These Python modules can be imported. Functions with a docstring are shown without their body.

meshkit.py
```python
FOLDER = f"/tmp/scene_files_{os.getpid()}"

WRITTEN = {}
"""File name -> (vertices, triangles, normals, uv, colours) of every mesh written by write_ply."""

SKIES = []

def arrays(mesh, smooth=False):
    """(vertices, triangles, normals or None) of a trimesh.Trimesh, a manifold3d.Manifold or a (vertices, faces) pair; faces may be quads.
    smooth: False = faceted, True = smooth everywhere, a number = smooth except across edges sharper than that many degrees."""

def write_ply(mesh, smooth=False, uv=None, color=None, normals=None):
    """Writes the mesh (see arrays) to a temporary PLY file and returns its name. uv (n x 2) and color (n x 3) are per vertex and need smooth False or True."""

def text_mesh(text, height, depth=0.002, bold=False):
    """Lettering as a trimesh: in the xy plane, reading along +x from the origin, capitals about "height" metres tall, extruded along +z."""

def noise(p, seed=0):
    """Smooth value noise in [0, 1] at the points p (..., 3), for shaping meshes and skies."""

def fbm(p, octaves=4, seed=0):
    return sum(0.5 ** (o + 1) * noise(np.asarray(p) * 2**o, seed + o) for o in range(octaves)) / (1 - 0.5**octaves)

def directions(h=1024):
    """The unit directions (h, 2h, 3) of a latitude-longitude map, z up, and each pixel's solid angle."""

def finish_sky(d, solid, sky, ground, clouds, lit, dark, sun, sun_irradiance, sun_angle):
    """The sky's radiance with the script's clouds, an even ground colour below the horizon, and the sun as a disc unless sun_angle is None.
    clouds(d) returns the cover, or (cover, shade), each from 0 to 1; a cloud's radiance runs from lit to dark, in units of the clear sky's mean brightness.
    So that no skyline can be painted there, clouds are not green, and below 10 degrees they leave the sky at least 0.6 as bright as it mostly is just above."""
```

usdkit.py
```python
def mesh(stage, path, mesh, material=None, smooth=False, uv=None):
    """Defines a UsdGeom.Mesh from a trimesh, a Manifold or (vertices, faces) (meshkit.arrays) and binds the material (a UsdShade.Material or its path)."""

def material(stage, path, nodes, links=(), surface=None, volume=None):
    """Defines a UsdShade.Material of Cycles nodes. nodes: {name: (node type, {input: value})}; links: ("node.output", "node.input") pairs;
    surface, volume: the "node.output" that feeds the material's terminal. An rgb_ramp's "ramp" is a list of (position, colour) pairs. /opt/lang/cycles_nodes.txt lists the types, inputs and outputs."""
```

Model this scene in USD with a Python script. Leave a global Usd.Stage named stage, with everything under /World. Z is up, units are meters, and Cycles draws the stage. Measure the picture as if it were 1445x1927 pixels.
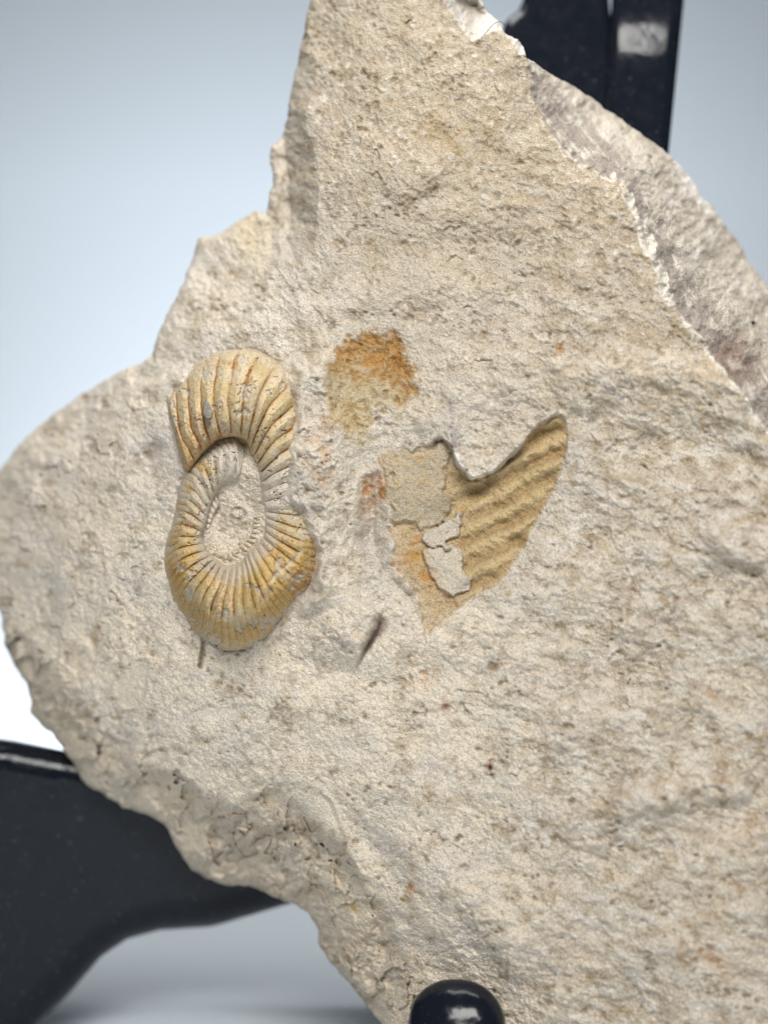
import math, random
import numpy as np, trimesh, usdkit, meshkit
from scipy.interpolate import RBFInterpolator
from scipy import ndimage
from pxr import Usd, UsdGeom, UsdLux, UsdShade, Gf, Sdf, Vt

stage = Usd.Stage.CreateInMemory()
UsdGeom.SetStageUpAxis(stage, UsdGeom.Tokens.z)
UsdGeom.SetStageMetersPerUnit(stage, 1.0)
UsdGeom.Xform.Define(stage, '/World')
UsdGeom.Scope.Define(stage, '/World/Looks')

# ------------------------------------------------------------------ camera
U = 1e-4            # metres per unit; one unit is a tenth of a millimetre
F = 2500.0          # focus distance in units
ZC = 0.1190         # camera height above the table
CX, CY = 722.5, 963.5
cam = UsdGeom.Camera.Define(stage, '/World/camera')
cam.AddTranslateOp().Set(Gf.Vec3d(0, 0, ZC))
cam.AddRotateXOp().Set(90.0)
cam.CreateFocalLengthAttr(50.0)
cam.CreateHorizontalApertureAttr(50.0 * 1445 / F)
cam.CreateVerticalApertureAttr(50.0 * 1927 / F)
cam.CreateFStopAttr(6.2)
cam.CreateFocusDistanceAttr(F * U)
cam.CreateClippingRangeAttr(Gf.Vec2f(0.01, 100))
cam.CreateExposureAttr(0.0)

# ------------------------------------------------------------------ lamps
def rect_light(name, pos, target, w, h, power, color):
    l = UsdLux.RectLight.Define(stage, '/World/' + name)
    l.CreateWidthAttr(w); l.CreateHeightAttr(h)
    l.CreateIntensityAttr(power); l.CreateColorAttr(Gf.Vec3f(*color))
    p, t = np.array(pos, float), np.array(target, float)
    z = (p - t) / np.linalg.norm(p - t)
    up = np.array([0, 0, 1.0]) if abs(z[2]) < 0.95 else np.array([0, 1.0, 0])
    x = np.cross(up, z); x /= np.linalg.norm(x); y = np.cross(z, x)
    m = Gf.Matrix4d(*x, 0, *y, 0, *z, 0, *p, 1)
    l.AddTransformOp().Set(m)
    return l
rect_light('lamp_rear', (-0.04, 0.57, 0.11), (-0.09, 0.98, 0.07), 0.18, 0.10, 34.0, (0.93, 0.97, 1.0))
rect_light('lamp_front', (0.01, -0.16, 0.43), (0.0, 0.25, 0.07), 0.30, 0.18, 22.0, (1.0, 0.985, 0.955))
rect_light('lamp_top', (0.04, 0.32, 0.62), (0.04, 0.33, 0.0), 0.34, 0.22, 10.0, (1.0, 0.99, 0.97))

# ------------------------------------------------------------------ helpers
def Q(px, py, d=0.0):
    """a point seen at (px, py) of the photograph, d units beyond the focus distance"""
    px, py, d = np.broadcast_arrays(np.asarray(px, float), np.asarray(py, float), np.asarray(d, float))
    k = (F + d) / F
    return np.stack([(px - CX) * k * U, (F + d) * U, (CY - py) * k * U + ZC], -1)

def _table(seed):
    r = np.random.default_rng(seed)
    a = r.random((256, 256)) * 2 * np.pi
    return np.cos(a).astype(np.float32), np.sin(a).astype(np.float32)
_T = {}
def perlin(x, y, seed=0):
    if seed not in _T: _T[seed] = _table(seed + 77)
    gx, gy = _T[seed]
    x = np.asarray(x, np.float32); y = np.asarray(y, np.float32)
    xi = np.floor(x).astype(np.int32); yi = np.floor(y).astype(np.int32)
    fx = x - xi; fy = y - yi
    u = fx * fx * fx * (fx * (fx * 6 - 15) + 10); v = fy * fy * fy * (fy * (fy * 6 - 15) + 10)
    x0 = xi & 255; x1 = (xi + 1) & 255; y0 = yi & 255; y1 = (yi + 1) & 255
    a = gx[x0, y0] * fx + gy[x0, y0] * fy
    b = gx[x1, y0] * (fx - 1) + gy[x1, y0] * fy
    c = gx[x0, y1] * fx + gy[x0, y1] * (fy - 1)
    d = gx[x1, y1] * (fx - 1) + gy[x1, y1] * (fy - 1)
    return ((a + (b - a) * u) * (1 - v) + (c + (d - c) * u) * v) * 1.5
def fb(x, y, wl, octaves=4, seed=0, gain=0.5):
    s, a, n = 0, 1.0, 0
    for o in range(octaves):
        s = s + a * perlin(x / wl + 13.7 * o, y / wl - 7.3 * o, seed + o); n += a
        wl *= 0.5; a *= gain
    return s / n * 1.4
def ss(a, b, x):
    t = np.clip((np.asarray(x, np.float32) - a) / (b - a), 0, 1)
    return t * t * (3 - 2 * t)

def seg_dist(x, y, pts, closed=False):
    """distance to a polyline, the side sign (+ left of travel in picture terms), position along it"""
    best = np.full(np.shape(x), 1e12, np.float32); sgn = np.ones(np.shape(x), np.float32); along = np.zeros(np.shape(x), np.float32)
    acc = 0.0
    n = len(pts)
    for i in range(n if closed else n - 1):
        (ax, ay), (bx, by) = pts[i], pts[(i + 1) % n]
        dx, dy = bx - ax, by - ay
        L2 = dx * dx + dy * dy
        t = np.clip(((x - ax) * dx + (y - ay) * dy) / L2, 0, 1)
        qx = x - ax - t * dx; qy = y - ay - t * dy
        d = qx * qx + qy * qy
        m = d < best
        best = np.where(m, d, best)
        sgn = np.where(m, np.sign(dx * (y - ay) - dy * (x - ax)), sgn)
        along = np.where(m, acc + t * math.sqrt(L2), along)
        acc += math.sqrt(L2)
    return np.sqrt(best), sgn, along
def poly_sd(x, y, pts):
    """signed distance to a closed polygon, positive inside"""
    pts = [tuple(map(float, p)) for p in pts]
    d, _, _ = seg_dist(x, y, pts, True)
    inside = np.zeros(np.shape(x), bool)
    n = len(pts)
    for i in range(n):
        (ax, ay), (bx, by) = pts[i], pts[(i + 1) % n]
        if ay == by: continue
        c = ((ay > y) != (by > y)) & (x < (bx - ax) * (y - ay) / (by - ay) + ax)
        inside ^= c
    return np.where(inside, d, -d)

def put(path, v, f, mat, nrm=None, col=None, faceted=False):
    m = UsdGeom.Mesh.Define(stage, path)
    m.CreatePointsAttr(Vt.Vec3fArray.FromNumpy(np.ascontiguousarray(v, np.float32)))
    m.CreateFaceVertexCountsAttr(Vt.IntArray.FromNumpy(np.full(len(f), f.shape[1], np.int32)))
    m.CreateFaceVertexIndicesAttr(Vt.IntArray.FromNumpy(np.ascontiguousarray(f, np.int32).ravel()))
    m.CreateSubdivisionSchemeAttr('none')
    if nrm is not None:
        m.CreateNormalsAttr(Vt.Vec3fArray.FromNumpy(np.ascontiguousarray(nrm, np.float32)))
        m.SetNormalsInterpolation('vertex')
    if col is not None:
        UsdGeom.PrimvarsAPI(m).CreatePrimvar('col', Sdf.ValueTypeNames.Color3fArray, 'vertex').Set(
            Vt.Vec3fArray.FromNumpy(np.ascontiguousarray(col, np.float32)))
    UsdShade.MaterialBindingAPI.Apply(m.GetPrim()).Bind(mat)
    return m.GetPrim()
def normals(v, f):
    if f.shape[1] == 4: f = np.vstack([f[:, [0, 1, 2]], f[:, [0, 2, 3]]])
    c = np.cross(v[f[:, 1]] - v[f[:, 0]], v[f[:, 2]] - v[f[:, 0]])
    n = np.zeros_like(v)
    for k in range(3):
        for j in range(3):
            n[:, j] += np.bincount(f[:, k], c[:, j], len(v))
    return n / np.maximum(np.linalg.norm(n, axis=1, keepdims=True), 1e-20)
def tag(p, label=None, cat=None, group=None, kind=None):
    for k, v in (('label', label), ('category', cat), ('group', group), ('kind', kind)):
        if v: p.SetCustomDataByKey(k, v)
    return p
def xform(path):
    return UsdGeom.Xform.Define(stage, path).GetPrim()

# ------------------------------------------------------------------ materials
def stone_material(name, rough, fine, bump_mm, spec=0.25, scale=3000.0):
    return usdkit.material(stage, '/World/Looks/' + name, {
        'c': ('attribute', {'attribute': 'col'}),
        'g': ('geometry', {}),
        'n': ('noise_texture', {'scale': scale, 'detail': 3.0, 'roughness': 0.65}),
        'n2': ('noise_texture', {'scale': scale * 0.37, 'detail': 3.0, 'roughness': 0.6}),
        'r': ('rgb_ramp', {'ramp': [(0.25, (1 - fine,) * 3), (0.5, (1, 1, 1)), (0.75, (1 + fine * 0.5,) * 3)]}),
        'mx': ('mix_color', {'blend_type': 'multiply', 'fac': 1.0}),
        'ad': ('math', {'math_type': 'add'}),
        'b': ('bump', {'strength': 1.0, 'distance': bump_mm * 1e-3}),
        'p': ('principled_bsdf', {'roughness': rough, 'specular_ior_level': spec}),
    }, [('g.position', 'n.vector'), ('g.position', 'n2.vector'), ('n.fac', 'r.fac'), ('c.color', 'mx.a'), ('r.color', 'mx.b'),
        ('mx.result', 'p.base_color'), ('n.fac', 'ad.value1'), ('n2.fac', 'ad.value2'), ('ad.value', 'b.height'), ('b.normal', 'p.normal')],
        surface='p.BSDF')
M_STONE = stone_material('limestone', 0.88, 0.48, 0.36, 0.2)
M_FOSSIL = stone_material('fossil_shell', 0.62, 0.36, 0.22, 0.3, 2600.0)
M_BLACK = usdkit.material(stage, '/World/Looks/black_lacquer', {
    'g': ('geometry', {}),
    'n': ('noise_texture', {'scale': 260.0, 'detail': 3.0, 'roughness': 0.55}),
    'r': ('rgb_ramp', {'ramp': [(0.3, (0.10,) * 3), (0.75, (0.24,) * 3)]}),
    'b': ('bump', {'strength': 0.5, 'distance': 0.0003}),
    'v': ('noise_texture', {'scale': 1700.0, 'detail': 1.0}),
    'vr': ('rgb_ramp', {'ramp': [(0.0, (0.007, 0.009, 0.014)), (0.70, (0.007, 0.009, 0.014)), (0.80, (0.09, 0.09, 0.09))]}),
    'p': ('principled_bsdf', {'base_color': (0.007, 0.009, 0.014), 'specular_ior_level': 0.26}),
}, [('g.position', 'n.vector'), ('n.fac', 'r.fac'), ('r.color', 'p.roughness'), ('n.fac', 'b.height'), ('b.normal', 'p.normal'), ('g.position', 'v.vector'), ('v.fac', 'vr.fac'), ('vr.color', 'p.base_color')], surface='p.BSDF')
M_BACK = usdkit.material(stage, '/World/Looks/backdrop_paper', {
    'g': ('geometry', {}),
    'n': ('noise_texture', {'scale': 900.0, 'detail': 2.0}),
    'b': ('bump', {'strength': 0.1, 'distance': 0.0003}),
    'p': ('principled_bsdf', {'base_color': (0.63, 0.69, 0.75), 'roughness': 0.7, 'specular_ior_level': 0.2}),
}, [('g.position', 'n.vector'), ('n.fac', 'b.height'), ('b.normal', 'p.normal')], surface='p.BSDF')

# ------------------------------------------------------------------ backdrop: a white sheet sweeping up behind
def backdrop():
    prof = [(-0.25, 0.0), (0.62, 0.0)]
    R, y0 = 0.36, 0.62
    for a in np.linspace(0, 90, 25)[1:]:
        r = math.radians(a); prof.append((y0 + R * math.sin(r), R - R * math.cos(r)))
    prof.append((y0 + R, 1.10))
    prof = np.array(prof)
    xs = np.linspace(-0.9, 0.9, 3)
    v = np.array([[x, y, z] for y, z in prof for x in xs])
    n = len(xs)
    f = np.array([[i * n + j, i * n + j + 1, (i + 1) * n + j + 1, (i + 1) * n + j] for i in range(len(prof) - 1) for j in range(n - 1)])
    p = put('/World/backdrop', v, f, M_BACK, normals(v, f))
    tag(p, 'plain pale blue-grey backdrop sheet sweeping up behind the stand', 'backdrop', kind='structure')
backdrop()

# ------------------------------------------------------------------ the stone: outline and relief
OUT = [(583,0),(600,-90),(650,-200),(740,-230),(830,-130),(880,-40),(905,0),(920,22),(938,38),(945,50),(955,66),(975,75),(985,92),(990,108),
 (1010,122),(1060,150),(1100,175),(1150,212),(1210,255),(1245,280),(1262,292),(1285,313),(1300,335),(1318,368),(1340,388),(1350,405),(1385,450),
 (1408,490),(1445,540),(1550,620),(1700,760),(1850,1100),(1900,1500),(1800,1900),(1600,2060),(1300,2110),(1000,2100),(850,2060),(760,1985),
 (718,1927),(700,1905),(670,1868),(640,1830),(615,1805),(600,1775),(595,1740),(575,1715),(545,1700),(500,1682),(470,1668),(425,1666),(390,1655),
 (365,1640),(350,1620),(330,1595),(318,1562),(300,1545),(275,1533),(235,1522),(205,1502),(175,1485),(152,1468),(140,1440),(118,1410),(100,1382),
 (75,1365),(58,1345),(58,1320),(50,1290),(25,1250),(8,1215),(3,1160),(-8,1130),(-30,1080),(-50,1000),(-30,930),(0,885),(15,865),(40,835),(70,805),
 (110,772),(160,738),(205,712),(240,692),(270,680),(283,668),(290,655),(305,610),(325,570),(350,520),(365,475),(375,448),(425,433),(440,420),
 (465,405),(487,396),(500,402),(508,370),(515,330),(508,305),(512,275),(530,260),(543,200),(555,130),(572,60)]

STEP = 1.75
def axis(a, b, lo, hi):
    mid = list(np.arange(a, b, STEP))
    left, s, x = [], STEP, a
    while x > lo: s *= 1.12; x -= s; left.append(x)
    right, s, x = [], STEP, mid[-1]
    while x < hi: s *= 1.12; x += s; right.append(x)
    return np.array(left[::-1] + mid + right, np.float32)
AX = axis(-60, 1460, -70, 1930); AY = axis(-15, 1940, -250, 2130)
X, Y = np.meshgrid(AX, AY)

CP = [(440,970,15),(310,1000,75),(150,1000,190),(0,1000,330),(-50,1000,390),(300,800,110),(200,850,190),(100,1150,245),(100,1300,270),(60,1300,310),
 (200,1350,185),(330,1540,170),(400,1400,70),(545,1680,120),(700,1890,70),(700,1500,-15),(600,1300,0),(860,1850,-45),(1000,1500,-90),(1445,1500,-170),
 (1445,1000,-150),(1445,1927,-180),(1000,1927,-80),(1900,1500,-200),(1600,2060,-150),(1000,1000,-75),(800,1000,-45),(700,900,-30),(700,500,15),(1000,500,-45),
 (1300,700,-105),(1200,450,-70),(1050,260,-5),(980,120,45),(700,50,90),(850,30,70),(600,50,160),(540,260,150),(600,300,75),(700,-200,170),(560,480,80),
 (480,420,190),(380,460,225),(300,660,185),(400,600,120),(520,620,50),(1200,800,-105),(1850,1100,-190),(1300,1250,-135),(300,1200,90)]
CP = np.array(CP, float)
cgx, cgy = np.meshgrid(np.arange(-120, 1960, 20.0), np.arange(-300, 2180, 20.0))
rbf = RBFInterpolator(CP[:, :2] / 1000, CP[:, 2], kernel='thin_plate_spline', smoothing=1e-4)
cg = rbf(np.c_[cgx.ravel(), cgy.ravel()] / 1000).reshape(cgx.shape)
def base_depth(x, y):
    return ndimage.map_coordinates(cg, [(np.asarray(y, float) + 300) / 20, (np.asarray(x, float) + 120) / 20], order=3, mode='nearest').astype(np.float32)

D = base_depth(X, Y)
def wn(sig, seed):
    g = ndimage.gaussian_filter(np.random.default_rng(seed).standard_normal(X.shape).astype(np.float32), sig, mode='wrap')
    return g / g.std()
w1, w1b, w2, w2b, w4, w4b, w8, w16 = wn(0.75, 1), wn((0.7, 1.5), 8), wn(1.5, 2), wn(1.7, 3), wn(3, 4), wn((2.4, 4.5), 5), wn(6.5, 6), wn(13, 7)
rough = w2 * 0.5 + w4 * 0.35 + w8 * 0.25
n_big = fb(X, Y, 220, 3, 1); n_mid = fb(X, Y, 70, 3, 5); n_sm = 0.30 * w8 + 0.14 * w4; n_edge = 0.30 * w4 + 0.22 * w2 + 0.12 * w1
sd_out = poly_sd(X, Y, OUT) + 3.5 * fb(X, Y, 26, 3, 21)
# the fracture side at the upper right: beyond the ridge line the surface runs away
RIDGE = [(900,-200),(940,0),(975,70),(990,110),(1000,180),(1040,262),(1090,305),(1150,330),(1172,345),(1195,400),(1225,480),(1258,560),(1318,640),(1362,700),(1410,762),(1445,812),(1600,950),(1950,1200)]
rd, rs, ra = seg_dist(X, Y, RIDGE)
rsd = -rd * rs + 7 * fb(X, Y, 40, 3, 31) + 2.5 * n_edge + 5 * n_sm            # positive to the upper right of the ridge
rsd = np.where(Y < 60, -50, rsd)
side = ss(-1, 3, rsd)
D += np.where(rsd > 0, 1.45 * rsd + 14 * (1 - np.exp(-np.maximum(rsd, 0) / 10)) + 10 * (Y > 60), 0)
# a second facet along the fracture
R2 = [(985,90),(1060,190),(1140,270),(1185,335),(1240,430),(1310,540),(1400,660),(1480,760)]
r2d, r2s, _ = seg_dist(X, Y, R2)
r2sd = -r2d * r2s + 3 * n_edge
D += side * np.where(r2sd > 0, 0.9 * r2sd, 0)
# roll-off lip just before the ridge
D += 10 * np.exp(-np.maximum(-rsd, 0) / 14) * (rsd <= 0) * (Y > 60)
CH2 = [(1158,332),(1180,346),(1200,392),(1216,402),(1228,450),(1246,500),(1266,552),(1252,562),(1228,500),(1206,462),(1196,420),(1182,398),(1164,362)]
ch2_sd = poly_sd(X, Y, CH2) + 3 * n_edge + 10 * n_sm - 1
chip2 = ss(-1, 2, ch2_sd)
D += np.where(ch2_sd > 0, 0.8 * ch2_sd, 0)
RIMC = [(1262,292),(1290,318),(1322,362),(1352,402),(1340,408),(1312,388),(1290,352),(1268,318)]
rimc = ss(-2, 3, poly_sd(X, Y, RIMC) + 8 * n_sm + 4 * n_edge)
# chipped top corner facing up
CHIP = [(828,-30),(845,20),(862,45),(884,76),(905,70),(930,58),(958,74),(975,100),(1000,100),(960,40),(920,-40)]
chip_sd = poly_sd(X, Y, CHIP) + 3 * n_edge
chip = ss(-1.5, 2, chip_sd)
D += np.where(chip_sd > 0, 2.6 * chip_sd, 0)
# the left shoulder: beyond this line the stone rolls away
LS = [(-80,1110),(0,1008),(39,953),(93,884),(128,857),(174,826),(235,770),(290,690)]
ld, lsn, la = seg_dist(X, Y, LS)
lsd = -ld * lsn + 5 * n_sm
lsd = np.where(X > 290, -90, -lsd) if False else np.where(X > 290, -90, lsd)
LS_SIGN = 1.0
shoulder = np.maximum(lsd * LS_SIGN, 0)
D += 1.1 * shoulder
# the ear behind the tall block
EAR = [(505,385),(520,470),(505,520),(485,560),(440,620),(380,690),(250,720),(240,560),(340,380),(480,370)]
ear_sd = poly_sd(X, Y, EAR) + 6 * n_sm
D += 30 * ss(-12, 10, ear_sd)
# hollow on the tall block's left flank
FL = [(560,0),(600,120),(580,240),(598,330),(600,430),(560,500),(500,480),(490,380),(480,200),(520,0)]
fl_sd = poly_sd(X, Y, FL) + 8 * n_sm
D += 1.25 * np.maximum(fl_sd, 0)
# lower-left bevel
BV = [(-80,1180),(60,1190),(150,1290),(210,1400),(330,1450),(430,1500),(520,1480),(640,1570),(720,1700),(800,1830),(820,2000),(500,2000),(-100,1700)]
bv_sd = poly_sd(X, Y, BV) + 14 * n_mid + 4 * n_sm
D += np.where(bv_sd > 0, 0.55 * bv_sd * ss(0, 25, bv_sd), 0)
# smooth facet and scooped flake scars of the bevel
def scar(cx, cy, rx, ry, ang, depth, rim=0.25, seed=0):
    c, s = math.cos(math.radians(ang)), math.sin(math.radians(ang))
    u = ((X - cx) * c + (Y - cy) * s) / rx; w = (-(X - cx) * s + (Y - cy) * c) / ry
    r = np.sqrt(u * u + w * w) + 0.25 * n_mid + 0.12 * n_sm
    return depth * (1 - ss(1 - rim, 1.0, r)) * (0.6 + 0.4 * np.clip(1 - r, 0, 1)), r
smooth_zone = np.zeros_like(X)
for cx, cy, rx, ry, an, dp in [(320,1490,55,42,20,16),(215,1420,45,22,-40,12),(440,1620,50,26,-20,14),(600,1560,45,95,-25,16),(250,1290,30,50,25,9),(400,1350,60,22,-8,4),(480,1345,42,16,10,4),
                              (160,1230,26,50,15,8),(205,1270,14,50,25,8),(290,1430,28,16,-35,12),(650,1640,26,70,-30,10)]:
    sc, r = scar(cx, cy, rx, ry, an, dp)
    D += sc; smooth_zone = np.maximum(smooth_zone, 1 - ss(0.6, 1.05, r))
# ledges
def ledge(poly, amount, nz=14, w=26):
    global D
    s = poly_sd(X, Y, poly) + nz * n_sm + 3 * n_edge
    D = D - amount * ss(-w / 2, w / 2, s) * np.exp(-np.maximum(s, 0) / 90)
    return s
ledge([(1320,1010),(1338,985),(1380,975),(1460,985),(1460,1055),(1400,1062),(1350,1050)], 14)
ledge([(1060,1575),(1090,1602),(1140,1590),(1170,1560),(1200,1535),(1330,1512),(1400,1500),(1400,1470),(1250,1470),(1150,1500),(1080,1530)], 16)
ledge([(1060,775),(1110,760),(1180,790),(1290,800),(1400,780),(1440,860),(1445,720),(1200,640),(1050,700)], 15, 26, 60)
ledge([(600,650),(650,640),(690,630),(640,600),(600,560),(560,600)], 7)
ledge([(595,700),(605,740),(600,780),(625,800),(560,820),(540,720)], 6)

# flat broken facets with small steps between them
from scipy.spatial import cKDTree
def facets(spacing, slope, step, seed, warp):
    r = np.random.default_rng(seed)
    gx, gy = np.meshgrid(np.arange(-200, 2100, spacing), np.arange(-350, 2250, spacing))
    c = np.c_[gx.ravel(), gy.ravel()] + r.uniform(-0.5, 0.5, (gx.size, 2)) * spacing * 0.95
    p = np.c_[(X + warp * n_mid * 2 + 5 * n_edge).ravel(), (Y + warp * n_sm * 3 + 5 * n_edge).ravel()]
    i = cKDTree(c).query(p)[1]
    sl = r.normal(0, slope, (len(c), 2)); of = r.normal(0, step, len(c))
    return (of[i] + ((p - c[i]) * sl[i]).sum(1)).reshape(X.shape).astype(np.float32)
fz = ss(-20, 30, bv_sd)
patchy = ss(0.05, 0.45, fb(X, Y, 160, 3, 161))
D += facets(62, 0.20, 1.8, 5, 14) * (0.9 * fz + 0.35 * ss(350, 150, X)) + facets(34, 0.15, 0.6, 6, 10) * (0.7 * fz + 0.40 * patchy + 0.05) * (1 - side)
# rust patch: a shallow rough hollow
RUST = [(655,640),(700,622),(740,640),(772,690),(782,725),(762,765),(748,800),(735,770),(700,760),(690,790),(695,830),(680,850),(660,830),(640,800),(618,775),(608,740),(615,700),(635,660)]
rust_sd = poly_sd(X, Y, RUST) + 11 * n_sm + 5 * n_edge
D += 20 * ss(-8, 42, rust_sd)

# second fossil: the hollow mould of a ribbed shell, with a flap of stone over its upper middle
IMP = [(718,858),(760,848),(800,842),(832,822),(846,842),(862,874),(888,898),(916,900),(950,868),(985,832),(1018,798),(1040,782),(1056,782),(1068,800),(1068,850),(1044,915),(1012,975),
       (985,1030),(960,1068),(930,1105),(884,1130),(842,1158),(806,1192),(790,1160),(782,1120),(760,1095),(738,1062),(736,990),(728,930)]
imp_sd = poly_sd(X, Y, IMP) + (2.5 * n_edge + 9 * n_sm) * (0.35 + 0.65 * ss(1000, 880, X))
imp = ss(-2, 2, imp_sd)
# right wall of the mould rises gently to the right rim; the floor is flat, deepest in the middle
RIM = [(1068,790),(1066,850),(1044,915),(1012,975),(985,1030),(960,1068),(930,1105),(884,1130)]
rimd, _, rima = seg_dist(X, Y, RIM)
wall = np.exp(-(rimd / 95) ** 2)
deep = 44 * (1 - 0.85 * wall) * (0.16 + 0.84 * ss(760, 900, X)) * ss(-3, 3, imp_sd)
# ribs in the mould run across its right-hand wall
tt = Y * 0.95 + X * 0.46 + 6 * n_mid + 3 * n_sm
m_rib = fb(X, Y, 60, 2, 131)
ribw = 0.5 - 0.5 * np.cos(tt / 41.0 * 2 * np.pi)
ribzone = ss(835, 900, X) * ss(0, 10, imp_sd)
deep += (12.0 + 10 * m_rib) * (ribw - 0.5) * ribzone
D += deep
# flap with a lifted lower edge
FLAP = [(846,760),(860,740),(930,700),(1040,740),(1050,775),(990,832),(950,868),(916,902),(888,900),(862,876),(846,842),(838,815)]
flap_sd = poly_sd(X, Y, FLAP) + 3 * n_edge
fld, _, _ = seg_dist(X, Y, [(838,800),(846,842),(862,876),(888,900),(916,902),(950,868),(990,832),(1040,790)])
D -= 11 * ss(-2, 3, flap_sd) * np.exp(-(fld / 42) ** 2) * ss(785, 840, Y + 0.35 * (X - 850))
# stone flakes left on the mould floor
TILE1 = [(800,1000),(835,985),(862,962),(872,985),(860,1010),(842,1022),(846,1032),(800,1030),(792,1015)]
TILE2 = [(796,1030),(850,1025),(868,1040),(872,1070),(890,1090),(884,1108),(856,1118),(835,1112),(815,1090),(802,1070)]
TILE3 = [(722,862),(800,846),(838,830),(845,900),(840,960),(800,1000),(770,985),(738,970),(730,920)]
t1 = poly_sd(X, Y, TILE1) + 5 * n_edge + 3 * n_sm; t2 = poly_sd(X, Y, TILE2) + 5 * n_edge + 3 * n_sm; t3 = poly_sd(X, Y, TILE3) + 7 * n_edge + 18 * n_sm + 12 * n_mid
D -= 13 * ss(-1.5, 2, t1) + 11 * ss(-1.5, 2, t2) + 11 * ss(-5, 7, t3)
# sloping shelf to the left of the mould
SHELF = [(716,880),(690,895),(672,960),(668,1010),(680,1060),(720,1100),(760,1140),(790,1170),(790,1110),(760,1090),(738,1060),(734,980),(724,920)]
sh_sd = poly_sd(X, Y, SHELF) + 4 * n_sm
D += np.where(sh_sd > 0, 1.0 * np.minimum(sh_sd, 40), 0)
shm = ss(0, 10, sh_sd) * ss(1000, 930, Y)
shl = np.abs(((X - 0.10 * (Y - 900) + 3 * n_sm) / 10.0) % 1.0 - 0.5) * 2
D += 2.4 * shm * shl
# the small chip with the dark crack beneath
CHP = [(600,1130),(650,1120),(695,1140),(718,1152),(712,1180),(690,1215),(668,1262),(640,1262),(600,1230),(585,1170)]
ch_sd = poly_sd(X, Y, CHP) + 2 * n_edge
cpx = ss(590, 715, X)
chd, _, _ = seg_dist(X, Y, [(716,1150),(710,1182),(690,1215),(666,1264)])
D -= 24 * ss(-1.5, 2, ch_sd) * cpx * np.exp(-(chd / 95) ** 2) * ss(1272, 1225, Y)
CRK = [(719,1150),(713,1178),(695,1208),(682,1232),(664,1268)]
ckd, _, cka = seg_dist(X, Y, CRK)
ckd = ckd + 5 * n_edge + 3 * n_sm
ckw = 3 + 9 * ss(120, 20, cka)
D += 14 * np.exp(-(ckd / ckw) ** 2) * ss(0, 25, cka) * ss(128, 70, cka)
# groove below the ammonite
GR = [(383,1200),(381,1225),(376,1255)]
gd, _, _ = seg_dist(X, Y, GR)
D += 14 * np.exp(-(gd / 4.0) ** 2)
# the umbilicus basin and the stone that buries the shell's right-hand side
ucx, ucy = 440, 965
ur = np.sqrt(((X - ucx) / 62) ** 2 + ((Y - ucy) / 88) ** 2) + 0.10 * n_sm
D += 20 * (1 - ss(0.45, 1.1, ur))
BURY = [(560,690),(552,740),(546,800),(542,850),(540,900),(538,950),(566,968),(582,1000),(592,1040),(600,1062),(604,1120),(575,1140),(720,1100),(700,880),(660,760),(610,680)]
bu_sd = poly_sd(X, Y, BURY) + 13 * n_sm + 5 * n_edge + 10 * n_mid
D -= 50 * ss(-24, 26, bu_sd) * np.exp(-np.maximum(bu_sd - 20, 0) / 70) * np.exp(-(np.maximum(X - 590, 0) / 40) ** 2)
ring = np.sqrt(((X - 447) / 13.5) ** 2 + ((Y - 967) / 10.5) ** 2)
D += 5 * np.exp(-((ring - 1) / 0.28) ** 2) * (0.5 + 0.5 * (Y < 972)) - 2 * (ring < 0.7)

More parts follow.
